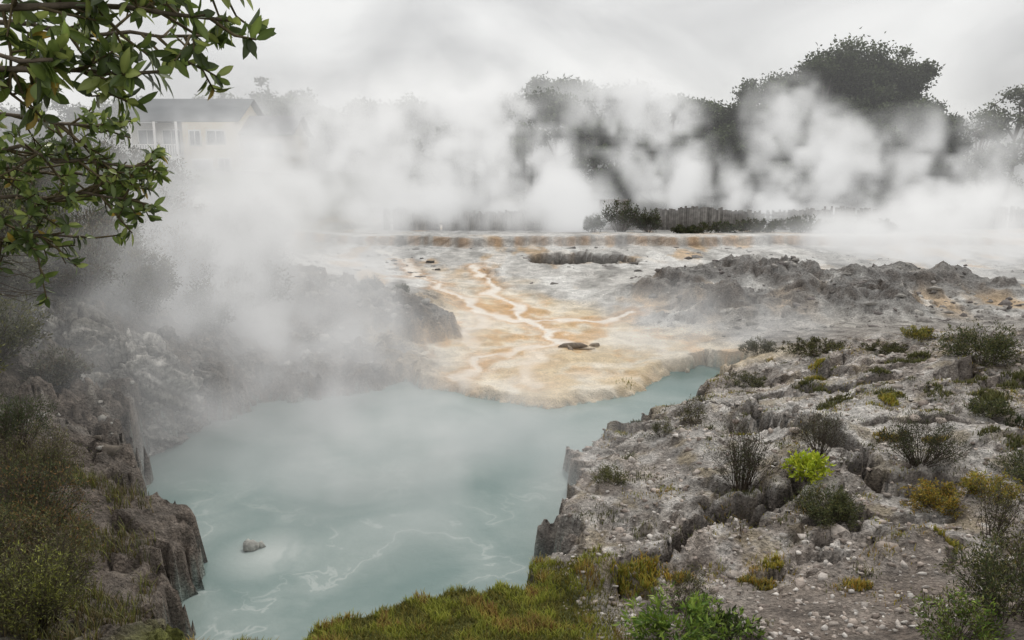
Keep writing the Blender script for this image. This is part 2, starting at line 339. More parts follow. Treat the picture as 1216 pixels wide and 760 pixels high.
msk=mth('MULTIPLY',mrange(sep.outputs['Y'],10.5,16,1,.2),mrange(big,.38,.55,0,1))
line=mth('MULTIPLY',mth('MULTIPLY',line,msk),.45)
dd=N.new('ShaderNodeVectorMath');dd.operation='DISTANCE';L.new(geo.outputs['Position'],dd.inputs[0]);dd.inputs[1].default_value=(-3.7,11.4,0)
pt=mth('MULTIPLY',mrange(dd.outputs['Value'],.1,1.0,.6,0),mrange(fo.outputs[0],.45,.62,.1,1))
foam=mth('MAXIMUM',line,pt)
mx=N.new('ShaderNodeMixRGB');L.new(mrange(big,.3,.7,0,1),mx.inputs[0]);mx.inputs[1].default_value=(.165,.245,.235,1);mx.inputs[2].default_value=(.29,.355,.34,1)
mx2=N.new('ShaderNodeMixRGB');L.new(foam,mx2.inputs[0]);L.new(mx.outputs[0],mx2.inputs[1]);mx2.inputs[2].default_value=(.66,.69,.67,1)
L.new(mx2.outputs[0],b.inputs['Base Color']);b.inputs['Roughness'].default_value=.2;b.inputs['IOR'].default_value=1.33
wn=noise(5,4,.5,.3);bp=N.new('ShaderNodeBump');bp.inputs['Strength'].default_value=.3;bp.inputs['Distance'].default_value=.03;L.new(wn,bp.inputs['Height']);L.new(bp.outputs[0],b.inputs['Normal'])
mkmesh("pool_water",[(-8.5,6.8,0),(7.5,6.8,0),(7.5,23.5,0),(-8.5,23.5,0)],[[(0,1,2,3)]],None,False,M_wat)
# ---------------------------------------------------------------- rocks
t_=(1+5**.5)/2
IV=unit(np.array([(-1,t_,0),(1,t_,0),(-1,-t_,0),(1,-t_,0),(0,-1,t_),(0,1,t_),(0,-1,-t_),(0,1,-t_),(t_,0,-1),(t_,0,1),(-t_,0,-1),(-t_,0,1)],float))
IF=np.array([(0,11,5),(0,5,1),(0,1,7),(0,7,10),(0,10,11),(1,5,9),(5,11,4),(11,10,2),(10,7,6),(7,1,8),(3,9,4),(3,4,2),(3,2,6),(3,6,8),(3,8,9),(4,9,5),(2,4,11),(6,2,10),(8,6,7),(9,8,1)])
def stones(mb,px,py,size,pal,sink=.25,flat=.55,jit=.5):
    z=hz(px,py)
    for k in range(len(px)):
        s=size[k];v=IV*(1+rng.uniform(-jit,jit*.7,(12,1)))*s*np.array([rng.uniform(.6,1.4),rng.uniform(.6,1.4),flat*rng.uniform(.5,1.4)])
        a=rng.uniform(0,6.28);c_,s_=math.cos(a),math.sin(a);v=v@np.array([[c_,s_,0],[-s_,c_,0],[0,0,1]])
        b_=rng.uniform(-.6,.6);c_,s_=math.cos(b_),math.sin(b_);v=v@np.array([[1,0,0],[0,c_,s_],[0,-s_,c_]])
        col=np.array(pal[rng.integers(len(pal))])*rng.uniform(.75,1.2)
        mb.add(v+np.array([px[k],py[k],z[k]+s*flat*.5-s*sink]),IF,col)
mb=MB()
pal=[(.54,.49,.45),(.42,.37,.33),(.64,.60,.56),(.29,.24,.21),(.47,.40,.35)]
N_=14000;px=rng.uniform(.6,14,N_);py=7.2+13.5*rng.random(N_)**1.3
dn=fbm(px*.7,py*.7,3,201);_,Mm=terrain(px,py)
keep=(Mm['sd']>.12)&(Mm['apron']<.02)&((px>2.9)|(py<17.4))&(rng.uniform(-.4,.5,N_)<dn+.35*(py<10.8))&(px<(py+2)*.72)&(Mm['fis']<.2)
px,py=px[keep],py[keep];sz=.015+.03*rng.power(.35,len(px))+.035*rng.random(len(px))**5
sz=sz*(.7+.03*py);stones(mb,px,py,sz,pal)
N_=240;px=rng.uniform(.8,13,N_);py=rng.uniform(8.5,21,N_);_,Mm=terrain(px,py);keep=(Mm['sd']>.2)&(px<py*.75)&(Mm['apron']<.02)&((px>2.9)|(py<17.4))
px,py=px[keep],py[keep];stones(mb,px,py,rng.uniform(.05,.14,len(px)),pal,.35,.45)
mb.build("gravel",M_stone)
mb=MB()
px=np.concatenate([rng.uniform(-6.5,-2.2,400),rng.uniform(5,18,900)]);py=np.concatenate([rng.uniform(21,27,400),rng.uniform(24,34,900)])
_,Mm=terrain(px,py);keep=(Mm['sd']>.2)&(Mm['apron']<.2);px,py=px[keep],py[keep]
stones(mb,px,py,.03+.18*rng.random(len(px))**4,[(.3,.28,.26),(.4,.38,.35),(.2,.18,.17)],.35)
px=rng.uniform(-8.5,-5,160);py=rng.uniform(12,21,160);_,Mm=terrain(px,py);keep=(Mm['sd']>.05);px,py=px[keep],py[keep]
stones(mb,px,py,.03+.12*rng.random(len(px))**3,[(.36,.34,.31),(.4,.38,.35),(.2,.17,.14)],.35,.7)
px=rng.uniform(-9,28,500);py=rng.uniform(33,43,500);_,Mm=terrain(px,py);keep=(Mm['apron']<.4)&(fbm(px*.3,py*.3,2,205)>.0);px,py=px[keep],py[keep]
stones(mb,px,py,.05+.25*rng.random(len(px))**3,[(.22,.21,.20),(.4,.38,.36),(.14,.13,.12)],.35,.4)
mb.build("rubble",M_stone)
def crag(mb,c,r,sd_,col=(.36,.34,.31)):
    nu,nv=190,96
    u=np.linspace(0,2*np.pi,nu,endpoint=False);v=np.linspace(0,np.pi*.62,nv);U,V_=np.meshgrid(u,v)
    d=np.stack([np.sin(V_)*np.cos(U),np.sin(V_)*np.sin(U),np.cos(V_)],-1).reshape(-1,3)
    P=d*np.array(r)
    w=P+np.array(c)
    a=w[:,0]+w[:,2]*.35;b_=w[:,1]*.6+w[:,2]
    a=a+.12*fbm(a*3,b_*3,3,sd_+11);b_=b_+.12*fbm(a*3+7,b_*3,3,sd_+12)
    f1,f2,rr,dx,dy=worley(a*1.5+.3*fbm(a,b_,3,sd_),b_*1.5,sd_)
    g1,g2,gr,gx,gy=worley(a*3.6,b_*3.8,sd_+3);k1,k2,kr,kx,ky=worley(a*9,b_*9,sd_+4)
    disp=.42*(ridged(a*.8,b_*.8,5,sd_)-.5)+(rr-.5)*.26+dx*(rr-.5)*.4-.14*(1-ss(0,.12,f2-f1))+(gr-.5)*.22+gx*(gr-.5)*.3-.08*(1-ss(0,.15,g2-g1))+(kr-.5)*.09+.12*ridged(a*3.3,b_*3.3,4,sd_+2)-.06
    P=w+d*(disp*min(r))[:,None]*1.0
    i=np.arange(nv-1)[:,None]*nu;j=np.arange(nu)[None];j2=(j+1)%nu
    F=np.stack([i+j,i+nu+j,i+nu+j2,i+j2],-1).reshape(-1,4)
    k=ss(-.1,.45,fbm(a*1.2,b_*1.2,4,sd_+7));cc=np.array(col)[None]*(1-k[:,None])*.7+np.array([.44,.42,.39])[None]*k[:,None]
    cc=cc*(1-.6*(1-ss(0,.12,f2-f1)))[:,None]*(.7+.6*gr)[:,None]*(.8+.4*kr)[:,None]
    mb.add(P,F,cc)
mb=MB()
crag(mb,(-8.0,16.6,.3),(1.0,1.5,1.9),301)
crag(mb,(-8.6,15.0,.4),(1.0,1.2,1.5),305,(.30,.28,.25))
crag(mb,(-8.3,18.3,.4),(1.2,1.1,1.7),309,(.3,.28,.26))
crag(mb,(-7.6,13.6,.0),(.8,.9,1.0),313,(.26,.23,.20))
crag(mb,(-9.4,16.4,1.2),(1.0,1.5,1.6),317,(.30,.28,.25))
mb.build("rock_face",M_crag,True)
mb=MB()
crag(mb,(-4.3,25.1,.3),(1.5,.9,1.3),331,(.24,.22,.20));crag(mb,(-5.9,25.0,.5),(1.3,.9,1.1),335,(.27,.25,.22));crag(mb,(-3.3,25.4,.3),(.8,.7,1.0),339,(.22,.2,.18))
mb.build("rock_outcrop",M_crag,True)
mb=MB();stones(mb,np.array([2.0,2.35,2.6,1.8]),np.array([24.2,24.0,24.4,23.8]),np.array([.36,.26,.2,.16]),[(.45,.38,.3),(.3,.25,.2)],.25,.35);mb.build("broken_sinter_slab",M_stone)
mb=MB()
for dx_,dy_,s in ((0,0,.13),(.13,.05,.08),(-.1,.1,.09)):
    v=IV*(1+rng.uniform(-.3,.3,(12,1)))*s*np.array([1,1,.8]);mb.add(v+np.array([-4.1+dx_,11.6+dy_,.03]),IF,(.38,.38,.35))
mb.build("small_rock",M_stone)
# ---------------------------------------------------------------- plants
def pal_pick(pal,m,v=.25):
    p=np.array(pal);return p[rng.integers(len(p),size=m)]*rng.uniform(1-v,1+v,(m,1))
GREEN=[(.07,.09,.035),(.10,.12,.045),(.06,.075,.035)]
OLIVE=[(.14,.145,.05),(.19,.18,.07),(.10,.11,.045)]
GREY=[(.16,.16,.11),(.21,.205,.15),(.11,.11,.075)]
DARK=[(.055,.055,.03),(.075,.07,.04),(.10,.08,.05)]
BRN=[(.12,.095,.065),(.16,.13,.09),(.09,.08,.05)]
YEL=[(.38,.34,.06),(.28,.30,.06),(.42,.31,.06)]
BRT=[(.20,.30,.05),(.28,.37,.07),(.12,.20,.04)]
ORG=[(.42,.26,.05),(.42,.34,.06),(.19,.19,.06)]
def shrub(name,cx,cy,w,hgt,nst,nlf,pal,ls=.04,lw=.3,twig=(.11,.085,.065),upr=.6,z0=None,mb=None,thick=1.0):
    own=mb is None
    if own: mb=MB()
    z=hz([cx],[cy])[0] if z0 is None else z0
    P=[];D=[]
    for s in range(nst):
        a=rng.uniform(0,6.283);rr=w*.5*rng.uniform(.15,1)**.7;hh_=hgt*rng.uniform(.55,1.05)*(1-.45*(rr/(w*.5))**2)
        tip=np.array([math.cos(a)*rr,math.sin(a)*rr,hh_]);root=np.array([math.cos(a),math.sin(a),0])*w*.12*rng.random()
        mid=root+(tip-root)*.5+np.array([math.cos(a)*w*.08*(1-upr),math.sin(a)*w*.08*(1-upr),hgt*.08])+rng.normal(0,.05*w,3)
        t=np.linspace(0,1,7)[:,None];pts=(1-t)**2*root+2*t*(1-t)*mid+t*t*tip
        pts=pts+np.array([cx,cy,z-.03])+rng.normal(0,.02,(7,3))*hgt*t
        tube(mb,pts,np.linspace(.006,.0018,7)*thick*max(.6,hgt),np.array(twig)*rng.uniform(.7,1.3),3)
        k=max(1,nlf//nst)
        nt_=5;q=[];tg=unit(pts[-1]-pts[0])
        for u_ in range(nt_):
            f=rng.uniform(.3,.95);p0=np.array([np.interp(f,np.linspace(0,1,7),pts[:,c]) for c in range(3)])
            dd_=unit(tg*.8+rng.normal(0,.6,3)+np.array([0,0,.2]))*hgt*rng.uniform(.12,.3)*(1.25-f*.6)
            p1=p0+dd_;tube(mb,[p0,p0+dd_*.5+rng.normal(0,.01,3),p1],np.array([.0025,.002,.001])*thick*max(.6,hgt),np.array(twig),3)
            kk=k//nt_+1;tt=rng.random(kk)[:,None]**.7;q.append(p0+dd_*tt*1.05)
        q=np.concatenate(q);kq=len(q)
        off=rng.normal(0,1,(kq,3))*hgt*.028;q=q+off
        P.append(q);D.append(unit(off)*.8+tg*.7+rng.normal(0,.4,(kq,3)))
    P=np.concatenate(P);D=np.concatenate(D);P[:,2]=np.maximum(P[:,2],z+.005)
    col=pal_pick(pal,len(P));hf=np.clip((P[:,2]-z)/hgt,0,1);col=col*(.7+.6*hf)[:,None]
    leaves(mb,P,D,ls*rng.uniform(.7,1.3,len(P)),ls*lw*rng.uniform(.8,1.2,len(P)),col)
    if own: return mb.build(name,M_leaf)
def grass(mb,px,py,hgt,pal,wd=.006,lean=.35,z=None):
    m=len(px);z=hz(px,py) if z is None else z
    hgt=np.broadcast_to(hgt,(m,))*rng.uniform(.5,1.2,m);a=rng.uniform(0,6.283,m);ln=rng.uniform(.1,1,m)*lean*hgt
    b_=np.stack([px,py,z-.01],1);dv=np.stack([np.cos(a),np.sin(a),0*a],1);sv=np.stack([-np.sin(a),np.cos(a),0*a],1)*wd
    up=np.zeros((m,3));up[:,2]=1
    p1=b_+up*hgt[:,None]*.6+dv*ln[:,None]*.35;p2=b_+up*hgt[:,None]*.95+dv*ln[:,None]
    V=np.stack([b_-sv,b_+sv,p1+sv*.8,p1-sv*.8,p2+sv*.15,p2-sv*.15],1).reshape(-1,3)
    k=np.arange(m)[:,None]*6;F=np.concatenate([k+np.array([[0,1,2,3]]),k+np.array([[3,2,4,5]])])
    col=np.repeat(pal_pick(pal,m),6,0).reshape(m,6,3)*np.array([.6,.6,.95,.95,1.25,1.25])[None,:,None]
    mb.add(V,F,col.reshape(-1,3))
shrub("manuka_shrub",3.6,11.7,.95,1.45,44,2600,DARK+GREEN,.035,.3,upr=.9)
shrub("low_shrub",1.62,12.35,.6,.42,40,1500,OLIVE,.045,.25)
shrub("low_shrub",4.3,10.15,1.05,.5,90,5600,OLIVE+GREEN,.04,.28)
shrub("manuka_shrub",6.4,11.8,1.35,.85,90,5200,GREEN+DARK,.035,.3)
shrub("low_shrub",10.4,17.2,1.9,1.0,80,4200,GREEN+OLIVE,.07,.28)
shrub("prostrate_shrub",8.2,20.4,2.3,.4,80,4500,OLIVE+DARK,.07,.3)
shrub("prostrate_shrub",9.4,19.6,1.5,.3,50,2500,OLIVE+DARK,.06,.3)
shrub("prostrate_shrub",10.5,20.0,1.1,.35,50,2000,OLIVE+YEL,.06,.3)
shrub("prostrate_shrub",6.9,21.6,1.3,.5,50,2000,GREY,.06,.3)
shrub("prostrate_shrub",5.9,19.3,1.2,.3,40,1600,GREY+OLIVE,.06,.3)
shrub("low_shrub",3.7,15.6,.7,.65,30,1000,DARK+OLIVE,.04,.3,upr=.9)
shrub("low_shrub",2.9,14.6,.5,.4,24,700,GREY+OLIVE,.04,.3)
shrub("manuka_shrub",5.1,12.5,.95,.95,44,2200,DARK+GREY,.035,.3,upr=.9)
shrub("bright_leaf_plant",4.38,11.1,.65,.48,30,480,[(.55,.60,.05),(.45,.55,.05)],.09,.45)
shrub("orange_heath",6.0,10.5,1.1,.45,80,4200,ORG,.035,.45)
shrub("orange_heath",6.6,10.3,.9,.42,60,2600,ORG+YEL,.035,.45)
shrub("twiggy_shrub",6.05,9.3,.7,.95,30,1300,DARK+OLIVE,.035,.3,upr=.9)
shrub("low_shrub",7.6,10.9,1.2,.6,60,3000,OLIVE+GREEN,.045,.3)
shrub("low_shrub",8.6,13.8,.9,.4,50,1800,OLIVE+GREEN,.05,.3)
shrub("low_shrub",11.2,15.6,1.4,.6,50,2200,OLIVE+GREEN,.06,.3)
shrub("low_shrub",9.2,12.3,1.1,.6,50,2200,GREEN+OLIVE,.05,.3)
shrub("twiggy_shrub",3.05,9.9,.14,.8,4,80,DARK,.03,.3,upr=1)
shrub("twiggy_shrub",2.05,8.5,.8,.55,40,1600,DARK+OLIVE,.03,.3,upr=.8)
shrub("broadleaf_plant",1.75,7.75,1.3,.42,60,900,BRT,.10,.26,thick=.8)
shrub("broadleaf_plant",2.3,7.6,.7,.3,30,350,BRT+GREEN,.09,.28,thick=.8)
shrub("weedy_shrub",4.9,7.2,1.3,.8,70,3000,GREEN+OLIVE,.05,.3)
shrub("weedy_shrub",4.2,6.8,.9,.5,40,1800,OLIVE+BRT,.05,.3)
shrub("weedy_shrub",5.6,7.9,1.0,.65,60,2200,DARK+OLIVE,.05,.3)
mb=MB()
for (a,b_,w_,p) in [(8.9,14.6,.9,OLIVE),(9.9,15.6,1.0,OLIVE),(8.0,15.6,.6,OLIVE),(7.6,15.4,.5,YEL),(6.6,15.9,.6,OLIVE),(6.9,17.2,.6,OLIVE),(8.1,17.3,.6,OLIVE),(9.7,13.3,.8,GREEN),(6.6,13.2,.4,ORG),(1.7,9.05,.5,YEL),(2.0,9.2,.45,ORG),(1.35,8.9,.4,YEL),(4.0,8.4,.3,ORG),(3.3,9.2,.25,YEL),(2.6,16.6,.5,GREY),(4.6,14.6,.3,YEL),(7.2,12.9,.4,ORG),(5.4,9.0,.3,YEL),(8.2,12.3,.5,OLIVE),(9.4,18.2,.8,OLIVE),(11,18.6,.9,OLIVE),(7.4,18.6,.6,YEL),(3.0,8.9,.4,ORG)]:
    for q_ in range(4):
        m=int(260*w_);oa,ob_=rng.normal(0,w_*.3,2);aa=rng.uniform(0,6.28,m);rr=w_*.28*np.sqrt(rng.random(m))
        px=a+oa+np.cos(aa)*rr*1.2;py=b_+ob_*.7+np.sin(aa)*rr;grass(mb,px,py,.07+.14*w_*(1-rr/(w_*.3))*rng.uniform(.5,1.1),p,.005+.0004*b_,.8)
PX=[];PY=[];HH=[];KK=[]
for k in range(380):
    a=rng.uniform(1,12);b_=rng.uniform(7.6,20.5)
    if a>b_*.72 or (a<2.9 and b_>17.4) or pool_sd(np.array([a]),np.array([b_]))[0]<.3: continue
    m=rng.integers(20,90);w_=rng.uniform(.05,.2);PX.append(a+rng.normal(0,w_,m));PY.append(b_+rng.normal(0,w_,m));HH.append(np.full(m,rng.uniform(.03,.09)));KK.append(np.full(m,rng.integers(4)))
PX,PY,HH,KK=map(np.concatenate,(PX,PY,HH,KK))
for k,p in enumerate((YEL,ORG,OLIVE,OLIVE)):
    q=KK==k;grass(mb,PX[q],PY[q],HH[q],p,.006,1.0)
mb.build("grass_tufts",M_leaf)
mb=MB();m=66000;px=rng.uniform(-3.2,1.5,m);py=rng.uniform(6.2,9.8,m)
_,Mm=terrain(px,py);k=(Mm['sd']>.02)&(rng.random(m)<1-ss(.7,1.5,px))&(_>.35);px,py=px[k],py[k]
cl=fbm(px*2.2,py*2.2,3,220)
for lo,hi,p in ((-9,-.05,[(.19,.18,.035),(.25,.21,.045),(.15,.16,.035)]),(-.05,.22,[(.30,.32,.05),(.35,.34,.06),(.23,.26,.04)]),(.22,9,[(.38,.28,.07),(.28,.17,.06),(.36,.33,.07)])):
    q=(cl>=lo)&(cl<hi);grass(mb,px[q],py[q],.05+.06*np.clip(cl[q]+.5,0,1),p,.005,.9)
mb.build("mossy_grass",M_leaf)
mb=MB();m=26000;px=rng.uniform(-8.5,-4.0,m);py=rng.uniform(6.4,11.5,m);_,Mm=terrain(px,py)
dd_=fbm(px*1.1,py*1.1,3,230);k=(Mm['sd']>.25)&(dd_>-.12)&(px<-3.9-(py-8)*.45-rng.random(m)*.5);px,py,dd_=px[k],py[k],dd_[k]
q=rng.random(len(px))<.5;grass(mb,px[q],py[q],.22,OLIVE+YEL[1:2],.005,.9);grass(mb,px[~q],py[~q],.14,[(.24,.18,.08),(.17,.14,.06)],.005,.9)
mb.build("grass",M_leaf)
for (a,b_,w_,h_,p) in [(-4.75,7.3,1.2,1.1,OLIVE+BRN),(-5.3,8.2,1.3,1.1,OLIVE+[(.26,.15,.06)]),(-4.45,6.7,1.0,.9,OLIVE+YEL[1:2]),(-5.9,9.1,1.3,1.2,GREEN+[(.26,.15,.06)]),(-6.6,10.3,1.4,1.1,OLIVE+BRN),(-7.4,11.3,1.3,1.0,GREEN),(-5.6,7.2,1.3,1.4,GREEN+OLIVE)]:
    shrub("shrub",a,b_,w_,h_,80,5600,p,.04,.25,upr=.8)
scrub=[(-9.4,14.0,1.7,1.3,OLIVE+GREY),(-10.2,15.3,2.2,1.7,GREY),(-9.9,17.8,2.1,1.7,GREY+BRN),(-10.9,16.8,2.4,2.1,OLIVE+GREY),(-12,15.5,2.4,1.9,GREEN),(-10.3,13.2,1.9,1.4,OLIVE),(-8.9,12.1,1.3,.9,OLIVE),(-12.4,18.4,2.6,2.4,GREEN+GREY),(-8.5,14.3,1.0,.8,GREY+BRN),(-9.0,19.2,1.8,1.5,BRN+GREY),
(-10.2,19.8,2.3,2.1,BRN+GREY),(-11.6,21.2,2.7,2.5,BRN+GREEN),(-9.6,22.2,2.4,2.1,BRN+DARK),(-13.5,23.5,3,2.8,GREEN+BRN),(-10.8,24.6,2.8,2.4,BRN),(-8.6,25.0,2.5,2.0,DARK+BRN),(-12.5,27,3,2.7,BRN+GREEN),(-9.8,28.2,2.8,2.3,DARK),(-15.5,26.5,3.2,2.8,GREEN),(-14,31,3.2,2.6,DARK),(-10.5,32,2.6,1.8,DARK),(-17.5,31,3.4,2.8,GREEN),(-8.0,21.2,1.7,1.4,BRN+GREY),(-7.6,23.0,1.9,1.5,BRN+DARK),(-15,20.5,2.8,2.6,GREEN),(-16.5,35,3.4,2.6,DARK),(-12.6,37,3,2,DARK),(-20,38,3.6,2.8,DARK)]
for a,b_,w_,h_,p in scrub:
    shrub("manuka_bush",a,b_,w_*1.2,h_,int(45+12*w_),int(4600+1000*w_),p,.07+.003*(b_-12),.34,upr=.6,thick=1.6,twig=(.16,.13,.11))
for a,b_,w_,h_,p in [(-4.6,25.7,1.0,.75,DARK+GREY),(-5.6,25.9,1.2,.6,GREY),(-3.7,26.2,.6,.4,GREY),(-6.9,26.5,1.4,1,DARK)]:
    shrub("manuka_bush",a,b_,w_,h_,40,1800,p,.07,.3,z0=1.6)
for a,b_,w_,h_ in [(6.4,47.4,2.6,1.9),(8.1,47.6,1.8,1.4),(4.9,47.8,1.5,1.0),(12,46.5,3,.7),(14.5,46.8,3.4,.9),(17.0,46.5,3.2,1.0),(19.3,46.8,3,.9),(21.5,47,2.6,.8),(10.2,46.4,2,.5)]:
    shrub("rim_shrub",a,b_,w_,h_,50,2600,DARK+GREEN,.13,.4)
# ---------------------------------------------------------------- background trees
def crown(mb,clumps,ls,pal,dens=1.0):
    for (c,r) in clumps:
        m=int(dens*300*r*r);d=unit(rng.normal(size=(m,3)));rad=r*(rng.random(m)**.45)*(1+.2*rng.normal(size=m))
        P=np.array(c)+d*rad[:,None]*np.array([1,1,.72]);b_=rng.uniform(.55,1.4)
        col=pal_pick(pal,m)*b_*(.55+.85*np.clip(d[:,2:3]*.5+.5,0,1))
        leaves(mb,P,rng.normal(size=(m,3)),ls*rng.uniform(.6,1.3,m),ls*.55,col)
def tree(name,x0,y0,H,Rw,pal,ls=.32,dens=1.0,low=.2,ncl=34,sr=.12):
    e=bpy.data.objects.new(name,None);sc.collection.objects.link(e)
    z=hz([x0],[y0])[0];tb=MB();cb=MB();cl=[]
    top=np.array([x0+rng.normal(0,.3),y0,z+H*.8])
    tp=np.linspace(0,1,7)[:,None];pts=np.array([x0,y0,z-.2])*(1-tp)+top*tp+np.concatenate([[[0,0,0]],rng.normal(0,.12,(6,3))])
    tube(tb,pts,np.linspace(.035*H*.6,.05,7),(.14,.12,.10),8)
    nb=max(5,ncl//6)
    for k in range(nb):
        f=rng.uniform(low+.05,.93);a=rng.uniform(0,6.283);prof=math.sin(math.pi*min(1,(f-low)/(1-low)*.8+.18))**.7
        rr=Rw*prof*rng.uniform(.5,.95);c=np.array([x0+math.cos(a)*rr,y0+math.sin(a)*rr,z+H*f*.93])
        s0=pts[min(6,int(f*5))];mid=(s0+c)/2+np.array([0,0,-.2]);tube(tb,[s0,mid,c],[.13,.08,.03],(.14,.12,.10),5)
        for q_ in range(ncl//nb+1):
            c2=c+np.clip(rng.normal(0,1,3),-1.5,1.5)*np.array([1.05,1.05,.7])*H*.085;r=H*sr*rng.uniform(.45,1.0)
            cl.append((c2,r));tube(tb,[c,(c+c2)/2,c2],[.04,.03,.015],(.14,.12,.10),4)
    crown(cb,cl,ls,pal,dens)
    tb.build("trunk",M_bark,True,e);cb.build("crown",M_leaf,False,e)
TG=[(.055,.072,.032),(.08,.10,.045),(.042,.052,.026)]
for a,b_,h_,w_ in [(19.3,68,9.0,2.6),(22.2,70,11.0,3.2),(25.5,69,12.6,3.6),(29,70,13.4,3.8),(32.6,71,12.8,3.4),(28,65,8.8,4),(35,69,9.8,2.6),(23,64,6.8,3.4),(31.5,66,9.6,3.8)]:
    tree("tree",a,b_,h_,w_,TG,.30,.9,.08,96)
for a,b_,h_,w_ in [(36.8,64,9.0,2.4),(39.8,65,9.8,3.0),(38,63.5,6.5,2.5)]:
    tree("slender_tree",a,b_,h_,w_,[(.09,.105,.06),(.12,.13,.08)],.24,.6,.3,44,.085)
for a,b_,h_,w_ in [(12,65.5,7.4,3.2),(7,65.5,7.6,3.4),(16,65.5,7.0,3),(1,66,7.2,3.6),(-6,66,6.2,3.2),(4,70,10,3.6),(9,71,10.2,3.6),(14,71,10.6,3.6),(17.5,71,9.8,3.2),(-2,70,8.6,3.4)]:
    tree("tree",a,b_,h_,w_,TG,.3,.8,.08,60)
mb=MB();cl=[]
def prof_top(x):
    pts=[(-60,12),(-45,13.5),(-34,13.2),(-28,15.4),(-22,13.4),(-14,13.6),(-8,12.8),(-2,13.0),(3,15.4),(6,15.9),(10,14.2),(15,15.2),(19,14.0),(23,12.9),(30,12),(45,11.5),(60,11)]
    return np.interp(x,[p[0] for p in pts],[p[1] for p in pts])
for k in range(460):
    a=rng.uniform(-60,62);b_=rng.uniform(88,97);top=prof_top(a*1.0)-(1.8*rng.random()**.7)*(1+2*rng.random());r=rng.uniform(.7,1.9)
    cl.append(((a,b_,top-r*.8),r))
    if rng.random()<.8: cl.append(((a+rng.normal(),b_-1,top-r-2.2),r*1.4));cl.append(((a+rng.normal(),b_-1,top-r-4.8),r*1.5))
crown(mb,cl,.42,TG,.5)
mb.build("distant_trees",M_leaf)
# ---------------------------------------------------------------- fence
mb=MB();xx=-8.0
while xx<36:
    w_=.14;hh_=1.25+.12*math.sin(xx*.7)+rng.uniform(-.12,.12);c=np.array([.26,.245,.23])*rng.uniform(.75,1.2)
    if 5.4<xx<7.2: hh_=1.9;c=np.array([.20,.165,.14])*rng.uniform(.7,1.2)
    z=hz([xx],[50])[0]
    if rng.random()>.03: box(mb,xx,xx+w_*.95,50+rng.uniform(-.02,.02),50.06,z-.1,z+hh_,c)
    xx+=w_
for s in range(22):
    x0=-8+s*2;z=hz([x0],[50])[0]
    box(mb,x0,x0+1.98,50.07,50.13,z+.35,z+.45,(.13,.11,.1));box(mb,x0,x0+1.98,50.07,50.13,z+.85,z+.95,(.13,.11,.1));box(mb,x0-.06,x0+.06,50.14,50.27,z-.2,z+1.2,(.12,.1,.09))
mb.build("wooden_fence",M_wood)
# ---------------------------------------------------------------- house
def gable(mb,x0,x1,y0,y1,ze,zr,col,ov=.4):
    ym=(y0+y1)/2;V=[(x0-ov,y0-ov,ze),(x1+ov,y0-ov,ze),(x1+ov,ym,zr),(x0-ov,ym,zr),(x0-ov,y1+ov,ze),(x1+ov,y1+ov,ze)]
    V+= [(a,b_,c+.12) for a,b_,c in V];F=[(0,1,2,3),(3,2,5,4),(6,9,8,7),(9,10,11,8),(0,6,7,1),(4,5,11,10)];mb.add(V,F,col)
    mb.add([(x0-ov,y0-ov,ze),(x0-ov,ym,zr),(x0-ov,ym,zr+.12),(x0-ov,y0-ov,ze+.12),(x1+ov,y0-ov,ze),(x1+ov,ym,zr),(x1+ov,ym,zr+.12),(x1+ov,y0-ov,ze+.12)],[(0,1,2,3),(4,7,6,5)],col)
house=bpy.data.objects.new("cream_house",None);sc.collection.objects.link(house)
wl_=MB();CR=(.60,.52,.39);WH=(.74,.72,.69)
box(wl_,-26.6,-22.4,66,74,4.2,9.0,CR);box(wl_,-22.38,-18.2,67.2,73,4.2,8.0,(.52,.49,.44));box(wl_,-31.5,-26.62,67.5,73,4.2,9.0,(.58,.55,.50))
for (xx,ya,yb,ze,zr,c_) in ((-22.42,66,74,9.0,10.9,CR),(-18.22,67.2,73,8.0,9.5,(.52,.49,.44))):
    wl_.add([(xx,ya,ze),(xx,yb,ze),(xx,(ya+yb)/2,zr)],[(0,1,2)],c_)
wl_.build("walls",M_paint,False,house)
rf=MB();GR=(.20,.21,.22)
gable(rf,-31.5,-22.4,66.4,74,9.0,11.0,GR,.4);gable(rf,-22.3,-18.2,67.2,73,8.0,9.6,(.24,.24,.25),.35);rf.build("roof",M_roof,False,house)
wn_=MB();wf=MB()
for (a,b_,c,d,yy) in [(-26,-25.2,7.2,8.3,66),(-24.6,-23.2,7.3,8.3,66),(-25.9,-24.4,5.0,6.0,66),(-23.8,-22.9,5.0,6.1,66),(-21.8,-20.6,6.3,7.4,67.2),(-20.2,-19.0,6.3,7.4,67.2),(-30.8,-29.4,6.4,8.4,67.5),(-28.8,-27.4,6.4,8.4,67.5)]:
    box(wf,a-.1,b_+.1,yy-.05,yy-.003,c-.1,d+.1,WH);box(wn_,a,b_,yy-.07,yy-.053,c,d,(.06,.07,.08))
    box(wf,(a+b_)/2-.03,(a+b_)/2+.03,yy-.1,yy-.073,c,d,WH)
wf.build("window_frames",M_paint,False,house);wn_.build("windows",M_glass,False,house)
bl=MB();box(bl,-32.5,-26.7,65.3,67.4,6.0,6.2,WH);box(bl,-32.5,-26.7,65.3,65.38,7.15,7.25,WH)
for k in range(29): xx=-32.5+k*.2;box(bl,xx,xx+.06,65.31,65.37,6.21,7.14,WH)
for xx in (-32.5,-30.5,-28.6,-26.85): box(bl,xx,xx+.15,65.15,65.28,3.5,9.0,WH)
for k in range(14): box(bl,-34.8+k*.17,-34.6+k*.17,65.5,66.6,3.7+k*.17,3.76+k*.17,WH)
